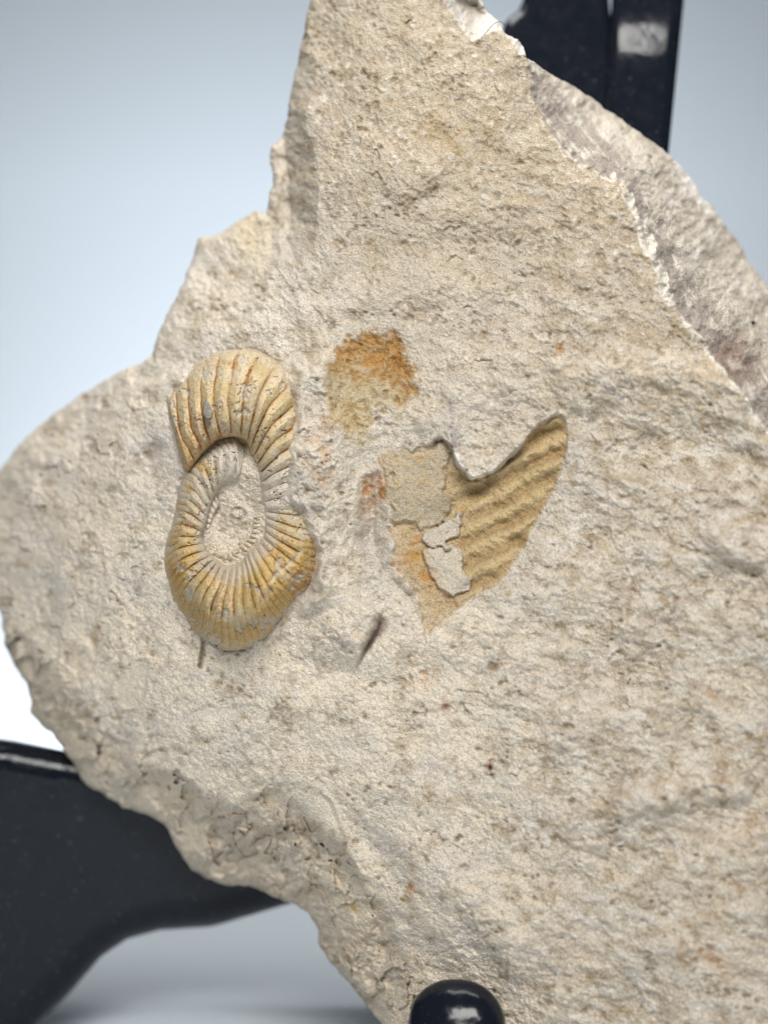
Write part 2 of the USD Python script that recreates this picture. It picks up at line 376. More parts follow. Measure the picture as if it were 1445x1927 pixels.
SHELL_EDGE = [(592,1062),(586,1085),(569,1129),(556,1145),(527,1160),(494,1197),(457,1218),(420,1218),(382,1199),(349,1160),(326,1114),(314,1073),(314,1035),(322,1002),(332,965),(338,923),(350,890),(330,830),(311,757),(324,740),(348,713),(380,688),(411,671),(444,661),(482,664),(519,682)]
sed, _, _ = seg_dist(X, Y, SHELL_EDGE)
D += 10 * np.exp(-(sed / 8.0) ** 2) * np.clip(0.6 + 0.9 * n_mid + 0.8 * n_sm, 0, 1.3)
# broad swells and hollows of the face
for cx, cy, rx, ry, an, amp in [(1230,715,230,45,8,-20),(1260,850,200,45,5,13),(1180,1515,140,34,-10,-16),(1150,1640,170,34,-8,11),(1330,1620,110,30,-15,-12),(1050,1330,120,50,15,-12),(1200,1260,120,40,-12,10),
        (1380,1200,110,40,-20,-12),(620,1555,150,30,55,-14),(700,1600,150,30,50,9),(588,745,22,60,5,9),(230,868,70,35,-32,-14),(285,850,45,20,-25,12),(560,540,40,80,15,-9),(1385,1015,75,45,5,-16),(640,1180,70,50,10,-12),
        (560,1330,90,40,-10,-9),(900,1700,160,60,35,-14),(780,1780,150,40,50,10),(1250,1780,160,45,-18,-12),(1050,1830,130,40,-15,9),(760,330,120,60,-20,-10),(900,480,140,50,10,9),(700,560,130,35,-12,-9),(150,1150,60,120,10,-10),(690,1010,22,90,4,10),(635,930,36,170,4,-11),(650,1090,60,50,0,-9),(600,860,26,60,8,-7)]:
    ca_, sa_ = math.cos(math.radians(an)), math.sin(math.radians(an))
    u_ = ((X - cx) * ca_ + (Y - cy) * sa_) / rx + 0.35 * n_mid; w_ = (-(X - cx) * sa_ + (Y - cy) * ca_) / ry + 0.35 * n_big + 0.15 * n_sm
    D += 1.7 * amp * np.exp(-(u_ * u_ + w_ * w_))
# grain of the broken limestone
fine_cell = np.clip(1.15 * STEP / np.maximum(np.gradient(AX)[None, :], np.gradient(AY)[:, None]), 0, 1) ** 1.5
calm = fine_cell * np.clip(1 - 0.65 * smooth_zone - 0.25 * chip - 0.35 * ss(-5, 5, imp_sd) - 0.84 * side - 0.4 * chip2 - 0.35 * ss(-10, 15, rust_sd), 0.10, 1)
rotx = X * 0.94 + Y * 0.34; roty = -X * 0.34 + Y * 0.94
streak = fb(rotx, roty * 1.9, 60, 3, 41)
g1 = 0.28 * w2 + 0.18 * w4; g3 = 0.35 * w1
pit = np.maximum(w1b * 0.6 + w2 * 0.8 + 0.5 * w4b - 1.05, 0)
pit2 = np.maximum(w2b * 0.5 + w4 * 0.9 + 0.3 * w8 - 1.2, 0)
left_soft = ss(300, 60, X)
lump = np.where(X > 800, w4b, w4)
dens = np.clip(0.38 + 1.0 * fb(X, Y, 90, 3, 141, 0.6), 0.1, 1.2)
D += (1 - 0.8 * side) * (14 * n_big + 8.0 * n_mid * (0.6 + 0.5 * left_soft) + 6.5 * streak * ss(600, 1000, X) + 3.4 * w16 * fine_cell)
D += side * 2.0 * fb((X + 1.25 * Y) * 0.3, X - 0.75 * Y, 18, 3, 155, 0.6)
D += calm * (1.05 * w8 + 1.05 * lump + 0.90 * w2 + 0.60 * w1 + 1.5 * dens * pit + 1.6 * dens * pit2)
# edges roll away
edge_w = 16.0
e = np.clip(1 - np.maximum(sd_out, 0) / edge_w, 0, 1)
D += 22 * (1 - np.sqrt(np.clip(1 - e * e, 0, 1))) * np.where(rsd > 0, 0.5, 1.0)

# ---- colours that belong to the stone (linear)
def lerp(c, target, m):
    m = np.clip(m, 0, 1)[..., None]
    return c * (1 - m) + np.asarray(target, np.float32) * m
cream, tan, grey, brown = (0.615, 0.54, 0.435), (0.44, 0.36, 0.255), (0.575, 0.53, 0.47), (0.30, 0.225, 0.145)
m1 = fb(X, Y, 130, 4, 61, 0.6); m2 = fb(X + 40, Y, 55, 4, 67, 0.65); m3 = 0.20 * w4 + 0.17 * w2 + 0.13 * w8; m4 = fb(rotx, roty * 2, 46, 4, 75, 0.65); m5 = 0.22 * w8 + 0.16 * w4 + 0.1 * w2b
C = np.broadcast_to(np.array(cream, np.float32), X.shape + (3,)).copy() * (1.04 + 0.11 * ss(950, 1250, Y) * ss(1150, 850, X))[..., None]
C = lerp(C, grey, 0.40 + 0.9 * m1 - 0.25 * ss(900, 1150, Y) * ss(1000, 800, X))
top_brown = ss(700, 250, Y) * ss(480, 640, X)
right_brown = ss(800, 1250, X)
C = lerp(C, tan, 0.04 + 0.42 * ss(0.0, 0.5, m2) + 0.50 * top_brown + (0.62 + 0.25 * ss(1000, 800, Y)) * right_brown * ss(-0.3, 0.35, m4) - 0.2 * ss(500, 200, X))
C = lerp(C, brown, 0.50 * ss(0.18, 0.6, m3 * 0.6 + m2 * 0.5 + 0.10 * top_brown) + 0.30 * ss(0.2, 0.7, m4) * right_brown)
C = lerp(C, (0.66, 0.60, 0.52), 0.55 * ss(0.12, 0.5, m5 - 0.3 * m2))
C = lerp(C, (0.36, 0.275, 0.18), (0.25 + 0.5 * top_brown + 0.35 * right_brown) * ss(0.1, 0.6, 0.25 * w8 + 0.22 * w4 + 0.7 * m2 + 0.5 * m4 * right_brown))
C = lerp(C, (0.40, 0.33, 0.265), right_brown * ss(0.0, 0.45, streak) * 0.45)
C = lerp(C, (0.68, 0.625, 0.545), 0.5 * ss(0.1, 0.5, -streak * right_brown + 0.16 * w8))
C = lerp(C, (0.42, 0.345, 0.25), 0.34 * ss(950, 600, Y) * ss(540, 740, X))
# pores and pits collect darker dust
C = lerp(C, (0.26, 0.20, 0.13), calm * np.clip(dens * (1 + 0.8 * top_brown) * (0.55 * pit + 0.45 * pit2), 0, 0.8))
C = lerp(C, (0.72, 0.67, 0.59), calm * np.clip(0.35 * np.maximum(-w1b * 0.5 - w2 * 0.8 + 0.3 * w4 - 0.7, 0), 0, 0.6))
# fracture face: greyer, violet tint near the ridge, brown patch low
along = fb((X + 1.25 * Y) * 0.25, X - 0.75 * Y, 22, 4, 151, 0.6)
C = lerp(C, (0.545, 0.49, 0.41), side * 0.85)
C = lerp(C, (0.36, 0.30, 0.26), side * ss(0.05, 0.5, along) * 0.55)
C = lerp(C, (0.66, 0.62, 0.56), side * ss(0.05, 0.5, -along) * 0.5)
C = lerp(C, (0.315, 0.27, 0.235), side * ss(-0.45, 0.25, 0.15 + along + 0.5 * m3) * ss(20, -10, r2sd) * 0.92)
bp = np.exp(-(((X - 1385) / 45) ** 2 + ((Y - 680) / 60) ** 2))
C = lerp(C, (0.20, 0.135, 0.10), side * bp * (0.8 + 0.8 * m3))
# bright fresh chips along the ridge
fresh = np.exp(-((rsd + 1) / 4.0) ** 2) * ss(-0.45, 0.15, fb(X, Y, 30, 2, 91)) * ss(200, 330, Y)
C = lerp(C, (0.80, 0.74, 0.64), fresh * 0.8)
C = lerp(C, (0.70, 0.66, 0.60), chip * np.clip(0.85 + 0.6 * m3, 0, 0.95))
C = lerp(C, (0.74, 0.69, 0.60), chip2 * np.clip(0.6 + 1.6 * m3, 0, 0.9))
C = lerp(C, (0.74, 0.70, 0.64), rimc * 0.8)
whiteedge = np.exp(-((flap_sd - 3) / 5.0) ** 2) * ss(835, 850, X) * ss(780, 850, Y) * ss(940, 915, X)
C = lerp(C, (0.82, 0.78, 0.72), whiteedge)
violet = np.exp(-((X - 850 - (Y - 800) * 0.12) / 13) ** 2) * ss(740, 780, Y) * ss(900, 870, Y)
C = lerp(C, (0.33, 0.28, 0.27), violet * (0.7 + 1.2 * m3))
# ear tint
C = lerp(C, (0.64, 0.535, 0.36), 0.7 * np.exp(-(((X - 470) / 32) ** 2 + ((Y - 440) / 45) ** 2)))
# bevel is warm beige
C = lerp(C, (0.54, 0.45, 0.335), 0.45 * ss(-10, 30, bv_sd))
# rust patch
rm = ss(-12, 14, rust_sd) * np.clip(0.95 + 0.5 * m3, 0, 1)
upper = ss(30, -60, (Y - 720) - 0.35 * (X - 700)) 
C = lerp(C, (0.43, 0.335, 0.17), rm * 0.80)
C = lerp(C, (0.42, 0.215, 0.06), rm * np.clip(upper * 1.1 + 0.6 * m3 + 0.25 * m2, 0, 1) * 0.85)
C = lerp(C, (0.50, 0.43, 0.30), rm * ss(1.0, 0.3, np.sqrt(((X - 705) / 50) ** 2 + ((Y - 755) / 38) ** 2)) * 0.65)
C = lerp(C, (0.17, 0.075, 0.02), rm * np.clip(pit * 0.5 + 0.2 * ss(0.1, 0.5, g1), 0, 0.35))
# mould: ochre with grey-olive block, pale flakes, orange streaks
im = ss(-2, 3, imp_sd) * (1 - 0.55 * ss(24, 0, imp_sd) * ss(900, 800, X) * np.clip(0.8 + 1.2 * m3, 0, 1))
C = lerp(C, (0.475, 0.35, 0.19), im * 0.92)
C = lerp(C, (0.56, 0.49, 0.385), im * ss(-0.05, 0.4, m2 + 0.7 * m3) * 0.6 * ss(960, 860, X))
C = lerp(C, (0.30, 0.20, 0.09), im * np.clip(0.5 * pit + 0.6 * pit2 + 0.5 * ss(0.25, 0.6, m5), 0, 0.7))
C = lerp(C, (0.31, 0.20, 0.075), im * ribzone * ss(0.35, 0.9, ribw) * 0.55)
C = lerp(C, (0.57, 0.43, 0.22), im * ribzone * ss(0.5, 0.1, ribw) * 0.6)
C = lerp(C, (0.45, 0.19, 0.04), im * ss(0.12, 0.5, m3 + 0.5 * m2) * 0.55 * ss(960, 760, X))
C = lerp(C, (0.45, 0.385, 0.28), im * ss(-16, 14, t3) * np.clip(0.75 + 0.9 * m3, 0, 1))
C = lerp(C, (0.56, 0.50, 0.41), im * np.maximum(ss(-1, 2, t1), ss(-1, 2, t2)) * 0.9)
C = lerp(C, (0.47, 0.26, 0.10), shm * ss(0.4, 0.95, shl + 0.5 * m3) * 0.45)
C = lerp(C, (0.44, 0.40, 0.36), ss(4, 18, sh_sd) * ss(960, 1010, Y) * 0.45)
# orange streaks beside the mould and elsewhere on the face
def stain(cx, cy, rx, ry, ang, col, k):
    global C
    c, s = math.cos(math.radians(ang)), math.sin(math.radians(ang))
    u = ((X - cx) * c + (Y - cy) * s) / rx; w = (-(X - cx) * s + (Y - cy) * c) / ry
    C = lerp(C, col, np.exp(-(u * u + w * w)) * np.clip(0.75 + 1.3 * m3 + 0.8 * m5, 0, 1.3) * k)
ora = (0.46, 0.22, 0.07)
for a in [(716,905,7,38,-6,ora,.8),(690,925,14,40,8,ora,.55),(800,1085,14,30,-30,ora,.8),(790,1060,20,50,-20,(0.44,0.27,0.09),.6),(775,1690,8,60,-2,ora,.55),(665,1708,9,12,0,(.5,.33,.12),.8),
          (800,1265,22,30,0,ora,.45),(840,1328,12,9,0,(.30,.12,.05),.7),(1335,1310,9,16,-20,ora,.75),(600,850,25,55,0,ora,.35),(1052,655,5,14,0,ora,.8),(610,890,20,30,0,ora,.35),
          (1330,1800,60,14,25,ora,.35),(1400,1560,40,30,0,(.40,.24,.12),.35),(690,1150,14,9,20,ora,.4),(300,1310,18,10,0,ora,.12),(925,1420,6,7,0,ora,.9),(922,1445,4.5,6,0,(.10,.015,.01),1.2),
          (1222,293,5,3,25,(.01,.01,.01),1.2),(1417,607,3.5,3.5,0,(.01,.01,.01),1.3),(1075,1885,7,4,0,(.03,.03,.03),.9),(1168,1593,6,2.5,-20,(.03,.03,.03),.9),(930,1865,4,5,0,(.03,.03,.03),.9),
          (560,1440,26,18,0,(.42,.33,.22),.4),(180,1200,7,24,5,(.42,.28,.15),.6),(270,860,30,16,-30,(.25,.19,.13),.6),(575,250,18,80,10,(.33,.27,.21),.4),(800,230,30,90,10,(.42,.31,.17),.35),(870,250,60,60,0,(.46,.34,.17),.35)]:
    stain(*a)
C = lerp(C, (0.12, 0.065, 0.042), np.exp(-(ckd / ckw) ** 2) * ss(0, 25, cka) * ss(128, 60, cka) * 0.8)
C = lerp(C, (0.20, 0.15, 0.09), np.exp(-(gd / 3.5) ** 2) * 0.85)
C = lerp(C, (0.20, 0.18, 0.17), np.exp(-((ring - 1) / 0.3) ** 2) * 0.6)
# veins
for pts, k in [([(1140,900),(1150,1010),(1190,1090),(1240,1190),(1300,1290)], .4),([(1020,540),(1050,620),(1045,690)], .35),([(1390,1410),(1410,1450),(1445,1500)], .5)]:
    d, _, _ = seg_dist(X, Y, pts)
    C = lerp(C, (0.27, 0.18, 0.14), np.exp(-((d + 2 * n_edge) / 2.0) ** 2) * k)

# ---- mesh
G = np.gradient(sd_out)
gx_ = G[1] / np.maximum(np.gradient(AX)[None, :], 1e-6); gy_ = G[0] / np.maximum(np.gradient(AY)[:, None], 1e-6)
gl = np.sqrt(gx_ ** 2 + gy_ ** 2) + 1e-6
cell = np.maximum(np.gradient(AX)[None, :], np.gradient(AY)[:, None])
snap = (sd_out < 0) & (sd_out > -1.3 * cell)
Xs = np.where(snap, X - sd_out * gx_ / gl ** 2, X); Ys = np.where(snap, Y - sd_out * gy_ / gl ** 2, Y)
ok = sd_out > -1.3 * cell
quad = ok[:-1, :-1] & ok[1:, :-1] & ok[:-1, 1:] & ok[1:, 1:] & ((sd_out[:-1, :-1] > 0) | (sd_out[1:, 1:] > 0) | (sd_out[:-1, 1:] > 0) | (sd_out[1:, :-1] > 0))
lab, nl = ndimage.label(quad)
quad = lab == (np.argmax(np.bincount(lab.ravel())[1:]) + 1)
H, W = X.shape
idx = np.arange(H * W).reshape(H, W)
qa = np.stack([idx[:-1, :-1], idx[1:, :-1], idx[1:, 1:], idx[:-1, 1:]], -1)      # counter-clockwise as seen by the camera
faces = qa[quad]
used = np.unique(faces); remap = -np.ones(H * W, np.int64); remap[used] = np.arange(len(used))
faces = remap[faces]
V = Q(Xs, Ys, D).reshape(-1, 3)[used]
COL = np.clip(C.reshape(-1, 3)[used], 0.005, 0.86)
N = normals(V, faces)

def region(maskgrid):
    q = maskgrid[:-1, :-1] & maskgrid[1:, 1:]
    return q[quad]
f_imp = region((imp_sd > -1)); f_rust = region(rust_sd > 0) & ~f_imp; f_chip = region(chip_sd > 0); f_side = region(rsd > 1) & ~f_chip
f_t1 = region(t1 > 0) & f_imp; f_t2 = region(t2 > 0) & f_imp & ~f_t1; f_t3 = region(t3 > 1) & f_imp & ~f_t1 & ~f_t2
f_body = ~(f_imp | f_rust | f_chip | f_side)

slab = xform('/World/fossil_rock')
tag(slab, 'pale beige limestone slab with an ochre ribbed ammonite, propped on a black stand', 'fossil', kind='thing')
def sub(name, sel, label=None, extra=None):
    f = faces[sel]
    u, inv = np.unique(f, return_inverse=True); f = inv.reshape(-1, 4)
    v, n, c = V[u], N[u], COL[u]
    p = put('/World/fossil_rock/' + name, v, f, M_STONE, n, c)
    if label: tag(p, label)
    return p
sub('stone_flake', f_t1, 'small pale stone flake in the shell hollow')
sub('stone_flake_001', f_t2, 'lower pale stone flake in the shell hollow')
sub('stone_flake_002', f_t3, 'large grey-tan flake at the upper left of the shell hollow')
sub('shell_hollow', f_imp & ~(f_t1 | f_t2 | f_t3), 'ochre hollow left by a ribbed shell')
sub('rust_patch', f_rust, 'orange-brown rusty patch')
sub('chipped_corner', f_chip, 'white freshly chipped corner')
sub('fracture_face', f_side, 'greyish broken side face')

# body: the front plus sides and back that close it
fb_ = faces[f_body]
allf = faces
ed = np.concatenate([allf[:, [0, 1]], allf[:, [1, 2]], allf[:, [2, 3]], allf[:, [3, 0]]])
key = np.sort(ed, 1); kk = key[:, 0] * len(V) + key[:, 1]
_, first, cnt = np.unique(kk, return_index=True, return_counts=True)
bed = ed[first[cnt == 1]]
nxt = {}
for a, b in bed: nxt.setdefault(int(a), []).append(int(b))
start = int(bed[0, 0]); loop = [start]; cur = start
best_loop = []
left = {a: list(b) for a, b in nxt.items()}
while left:
    s0 = next(iter(left)); lp = [s0]; cur = s0
    while True:
        if cur not in left: break
        b = left[cur].pop()
        if not left[cur]: del left[cur]
        if b == s0: break
        lp.append(b); cur = b
    if len(lp) > len(best_loop): best_loop = lp
loop = np.array(best_loop)
u, inv = np.unique(fb_, return_inverse=True); fb_ = inv.reshape(-1, 4)
vb, nb, cb = V[u], N[u], COL[u]
L = V[loop]
cen = L.mean(0)
rings = [L]
Ls = np.c_[[ndimage.gaussian_filter1d(L[:, k], 35, mode='wrap') for k in range(3)]].T
arc = np.r_[0, np.cumsum(np.linalg.norm(np.diff(L, axis=0), axis=1))] / U
mean_y = L[:, 1].mean()
c0 = np.array([cen[0], cen[2] - ZC])
for k, t in enumerate(np.linspace(0, 1, 31)[1:]):
    m_ = min(1.0, 2.5 * t)
    B = L * (1 - m_) + Ls * m_
    backy = np.maximum(mean_y + 0.052 + 0.35 * (Ls[:, 1] - mean_y), Ls[:, 1] + 0.006)
    yy = L[:, 1] * (1 - t) + backy * t
    # the sides draw in behind the outline, broken and uneven
    base = np.c_[B[:, 0], B[:, 2] - ZC] * (yy / B[:, 1])[:, None]
    rough_ = 0.035 * m_ * np.clip(0.5 + 0.9 * fb(arc, np.full(len(L), t * 500.0), 120, 4, 101) + 0.4 * fb(arc, np.full(len(L), t * 500.0), 18, 2, 105), 0, 1.5)
    p2 = c0 + (base - c0) * (1 - 0.10 * t ** 1.5 - 0.012 - rough_)[:, None]
    rings.append(np.c_[p2[:, 0], yy, p2[:, 1] + ZC])
n = len(L)
sv = np.concatenate(rings + [rings[-1].mean(0, keepdims=True)])
sf = []
ar = np.arange(n); br = (ar + 1) % n
tri = []
for k in range(len(rings) - 1):
    a, b = k * n + ar, k * n + br
    c, d = (k + 1) * n + br, (k + 1) * n + ar
    tri += [np.c_[b, a, d], np.c_[b, d, c]]
tip = len(sv) - 1
tri.append(np.c_[(len(rings) - 1) * n + br, (len(rings) - 1) * n + ar, np.full(n, tip)])
tri = np.concatenate(tri)
sn = normals(sv, tri)
scol = np.array([0.52, 0.45, 0.36]) * (1 + 0.18 * fb(sv[:, 0] / U, sv[:, 2] / U + sv[:, 1] / U, 60, 4, 111)[:, None])
tb = np.vstack([fb_[:, [0, 1, 2]], fb_[:, [0, 2, 3]], tri + len(vb)])
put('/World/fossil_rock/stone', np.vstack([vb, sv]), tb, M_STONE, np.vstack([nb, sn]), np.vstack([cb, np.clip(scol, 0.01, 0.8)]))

# ------------------------------------------------------------------ the ammonite
def zpt(x, y): return (270 + x / 2.408, 620 + y / 2.408)
from scipy.interpolate import CubicSpline
def whorl(name, st, heights, nt, ns, ribs, rib_amp, split=0.62, bow=0.0, seed=0, cols=None, h_end=-16, label=None, prof_peak=0.5, lift=0.0):
    """one stretch of the coiled shell: stations of (inner, outer) picture points, height towards the viewer, ribs across"""
    st = np.array(st, float); k = np.arange(len(st))
    inn = np.array([zpt(a, b) for a, b in st[:, :2]]); out = np.array([zpt(a, b) for a, b in st[:, 2:4]])
    ci, co, ch = CubicSpline(k, inn), CubicSpline(k, out), CubicSpline(k, heights)
    t = np.linspace(0, len(st) - 1, nt)
    # even out by length along the middle
    mid = (ci(t) + co(t) * 1.5) / 2.5; ln = np.r_[0, np.cumsum(np.linalg.norm(np.diff(mid, axis=0), axis=1))]
    t = np.interp(np.linspace(0, ln[-1], nt), ln, t); q = np.linspace(0, 1, nt)
    s = np.linspace(-0.10, 1.06, ns)
    T, S = np.meshgrid(t, s, indexing='ij'); Qn = np.meshgrid(q, s, indexing='ij')[0]
    P = ci(t)[:, None, :] + (co(t) - ci(t))[:, None, :] * S[..., None]
    sc = np.clip(S, 0, 1)
    pk = prof_peak
    prof = np.where(sc < pk, np.sqrt(np.clip(1 - (1 - sc / pk) ** 2.4, 0, 1)), np.clip(1 - ((sc - pk) / (1 - pk)) ** 1.7, 0, 1) ** 0.8)
    h = 1.15 * ch(t)[:, None] * prof
    phase = ribs * Qn + bow * np.sin(np.clip(S, 0, 1) * np.pi) + 0.12 * fb(P[..., 0], P[..., 1], 60, 2, seed)
    def groove(ph):
        w = np.abs(((ph + 0.5) % 1.0) - 0.5) * 2          # 0 at the groove, 1 on the crest
        return np.clip(w, 0, 1) ** 0.48
    b = ss(split, split + 0.10, S)
    rb = groove(phase) * (1 - b) + (0.35 + 0.65 * groove(phase * 2)) * b
    def line(ph): return 1 - ss(0.04, 0.30, np.abs(((ph + 0.5) % 1.0) - 0.5) * 2)
    ln_ = line(phase) * (1 - b) + 0.7 * line(phase * 2) * b
    fade = ss(-0.02, 0.10, S) * ss(1.03, 0.93, S)
    x, y = P[..., 0], P[..., 1]
    amp = rib_amp * (0.8 + 0.5 * fb(x, y, 45, 2, seed + 3)) * np.where(S > split, 0.55, 1.0)
    wear = fb(x, y, 26, 3, seed + 9)
    h = h + amp * (rb - 0.75) * fade + 1.6 * wear + 1.0 * fb(x, y, 8, 2, seed + 12)
    dive = np.clip(-S, 0, 1) / 0.10 + np.clip(S - 1, 0, 1) / 0.06
    end = np.minimum(Qn, 1 - Qn)
    h = h + h_end * dive + lift
    base = base_depth(x, y)
    wornp = ss(0.29, 0.40, fb(x, y, 34, 4, seed + 41, 0.6)) * ss(0.02, 0.2, S)
    h = h - 5.0 * wornp + 2.0 * wornp * fb(x, y, 7, 2, seed + 44)
    vd0, _, _ = seg_dist(x, y, [(508,1096),(522,1078),(540,1066),(560,1046),(566,1036)])
    h = h - 5 * np.exp(-(vd0 / 4.0) ** 2)
    hgt = h - 26 * ss(0.022, 0.0, end)
    v = Q(x, y, base - hgt).reshape(-1, 3)
    ii = np.arange(nt * ns).reshape(nt, ns)
    f = np.stack([ii[:-1, :-1], ii[1:, :-1], ii[1:, 1:], ii[:-1, 1:]], -1).reshape(-1, 4)
    nn = normals(v, f)
    if nn[:, 1].mean() > 0: f = f[:, ::-1]; nn = -nn
    base_c, pale_c, rust_c, grey_c, gk = cols
    c = np.broadcast_to(np.array(base_c, np.float32), x.shape + (3,)).copy()
    w1 = fb(x, y, 55, 3, seed + 21); w2 = fb(x, y, 7, 3, seed + 25, 0.7)
    c = lerp(c, pale_c, 0.45 + 1.1 * w1)
    gold = np.exp(-(((x - 510) / 75) ** 2 + ((y - 1075) / 60) ** 2)) + 0.7 * np.exp(-(((x - 345) / 40) ** 2 + ((y - 1080) / 70) ** 2)) + 0.6 * b * (y > 1040)
    c = lerp(c, (0.56, 0.36, 0.10), gold * np.clip(0.7 + 0.8 * w1, 0, 1))
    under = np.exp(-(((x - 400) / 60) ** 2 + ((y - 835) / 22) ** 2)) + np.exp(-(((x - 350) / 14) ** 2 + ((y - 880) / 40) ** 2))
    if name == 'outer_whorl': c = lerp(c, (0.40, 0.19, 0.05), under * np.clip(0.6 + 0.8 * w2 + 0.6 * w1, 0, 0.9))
    c = lerp(c, rust_c, ln_ * fade * np.clip(0.72 + 0.9 * w1 + 0.7 * w2 + gold * 0.3, 0, 0.97))
    c = lerp(c, rust_c, ss(0.2, 0.6, 0.7 * w2 + 0.9 * w1) * 0.5)
    c = lerp(c, rust_c, 0.40 * b * np.clip(0.6 + w2, 0, 1))
    c = lerp(c, (0.16, 0.075, 0.02), ss(0.42, 0.62, w2 + 0.3 * w1) * 0.6)
    c = lerp(c, grey_c, gk(x, y, S, Qn) if gk else 0 * x)
    vd, _, va = seg_dist(x, y, [(508,1096),(522,1078),(540,1066),(560,1046),(566,1036)])
    c = lerp(c, (0.56, 0.52, 0.44), 0.75 * np.exp(-((vd + 5 * w2) / 3.0) ** 2))
    c = lerp(c, rust_c, ss(6, 14, vd) * ss(535, 555, x) * ss(1040, 1060, y) * np.clip(0.45 + w2 + w1, 0, 0.8))
    c = lerp(c, grey_c, np.clip(0.4 * ss(0.1, 0.45, fb(x, y, 38, 3, seed + 31)) + 0.7 * ss(0.95, 1.02, S + 0.2 * w2), 0, 0.7) * np.clip(0.75 + 0.8 * w2, 0, 1))
    c = lerp(c, np.array(grey_c) * 0.95, 0.65 * wornp)
    p = put('/World/fossil_rock/ammonite/' + name, v, f, M_FOSSIL, nn, np.clip(c, 0.01, 0.85).reshape(-1, 3))
    if label: tag(p, label)
    return p
xform('/World/fossil_rock/ammonite')
tag(stage.GetPrimAtPath('/World/fossil_rock/ammonite'), 'ochre and cream ribbed ammonite')
ochre, pale, rust_, gry = (0.45, 0.335, 0.15), (0.56, 0.46, 0.285), (0.33, 0.155, 0.035), (0.53, 0.475, 0.40)
lower = [(455,660,450,495),(400,680,380,490),(350,705,310,530),(315,765,215,620),(295,830,165,730),(280,890,150,830),(265,930,125,920),(270,960,105,1000),
 (290,1000,105,1090),(315,1030,135,1190),(340,1050,190,1300),(370,1070,270,1395),(400,1070,360,1440),(425,1060,450,1440),(450,1040,540,1390),
 (470,1010,620,1300),(500,985,690,1225),(530,960,760,1150),(545,925,790,1060),(550,880,800,960),(552,830,800,850),(548,780,790,770)]
hl = [24,26,28,30,33,38,46,56,68,80,92,102,108,108,100,88,74,62,54,44,26,4]
def grey_lower(x, y, S, q):
    return np.clip(0.95 * ss(0.10, 0.05, q) + 0.75 * ss(0.32, 0.1, S) + 0.7 * ss(0.34, 0.16, q) * np.clip(0.8 + 1.5 * fb(x, y, 30, 2, 7), 0, 1) + 0.6 * ss(0.9, 1, q), 0, 1)
whorl('inner_whorl', lower, hl, 860, 120, 31, 17.0, 0.64, 0.35, 200, (ochre, pale, rust_, gry, grey_lower), label='tightly ribbed lower whorl', prof_peak=0.54)
arch = [(552,900,800,970),(550,840,800,880),(540,760,790,760),(530,700,765,640),(520,640,735,500),(500,590,705,370),(480,540,660,240),(465,505,595,150),(430,490,510,105),(390,488,420,98),(340,500,335,122),(300,530,255,165),
 (262,570,185,228),(228,615,130,290),(190,660,98,335)]
ha = [2,20,25,32,45,58,68,78,84,86,84,78,68,56,44]
def grey_arch(x, y, S, q):
    return np.clip(0.9 * ss(0.40, 0.22, q), 0, 1)
whorl('outer_whorl', arch, ha, 680, 120, 16, 20.0, 0.95, -0.45, 300, ((0.46, 0.35, 0.185), (0.55, 0.455, 0.29), rust_, gry, grey_arch), label='smooth cream arch of the outer whorl', prof_peak=0.42)
core = [(500,840,556,820),(498,870,552,862),(490,910,548,915),(475,945,530,962),(450,972,492,1005),(420,995,445,1035),(385,1010,392,1055),(340,1000,325,1035),(312,965,283,985),(303,905,272,908),(318,840,292,815),(350,780,335,745)]
whorl('core_whorl', core, [9,11,12,12,11,10,9,8,8,8,7,4], 420, 40, 24, 7.0, 0.9, 0.1, 400, ((0.55, 0.49, 0.40), (0.60, 0.55, 0.48), (0.36, 0.25, 0.13), gry, None), h_end=-12, label='small grey innermost whorl', lift=-8)

# a broken grey shard stuck in the arch
def blob(path, pts, d0, thick, mat, col, bulge=3.0, label=None):
    """a small flake: polygon in picture terms with real thickness"""
    from shapely.geometry import Polygon
    pts = np.array(pts, float); c = pts.mean(0); n = len(pts)
    r1 = c + (pts - c) * 0.72
    dd = base_depth(pts[:, 0], pts[:, 1]); dc = float(base_depth(c[:1], c[1:])[0])
    v = np.vstack([Q(pts[:, 0], pts[:, 1], dd - d0 + thick), Q(pts[:, 0], pts[:, 1], dd - d0), Q(r1[:, 0], r1[:, 1], dd - d0 - bulge), Q(c[0], c[1], dc - d0 - bulge)[None]])
    f = []
    for i in range(n):
        j = (i + 1) % n
        for k in (0, 1): f += [[k * n + i, k * n + j, (k + 1) * n + j], [k * n + i, (k + 1) * n + j, (k + 1) * n + i]]
        f.append([2 * n + i, 2 * n + j, 3 * n])
    f = np.array(f)
    nn = normals(v, f)
    if nn[-1, 1] > 0: f = f[:, ::-1]; nn = -nn
    p = put(path, v, f, mat, nn, np.broadcast_to(np.array(col), v.shape))
    if label: tag(p, label)
    return p
blob('/World/fossil_rock/ammonite/shard', [zpt(*p) for p in [(272,330),(285,318),(300,335),(315,375),(305,405),(285,408),(268,385)]], 112, 26, M_STONE, (0.30, 0.265, 0.22), 2, 'grey shard stuck in the arch')

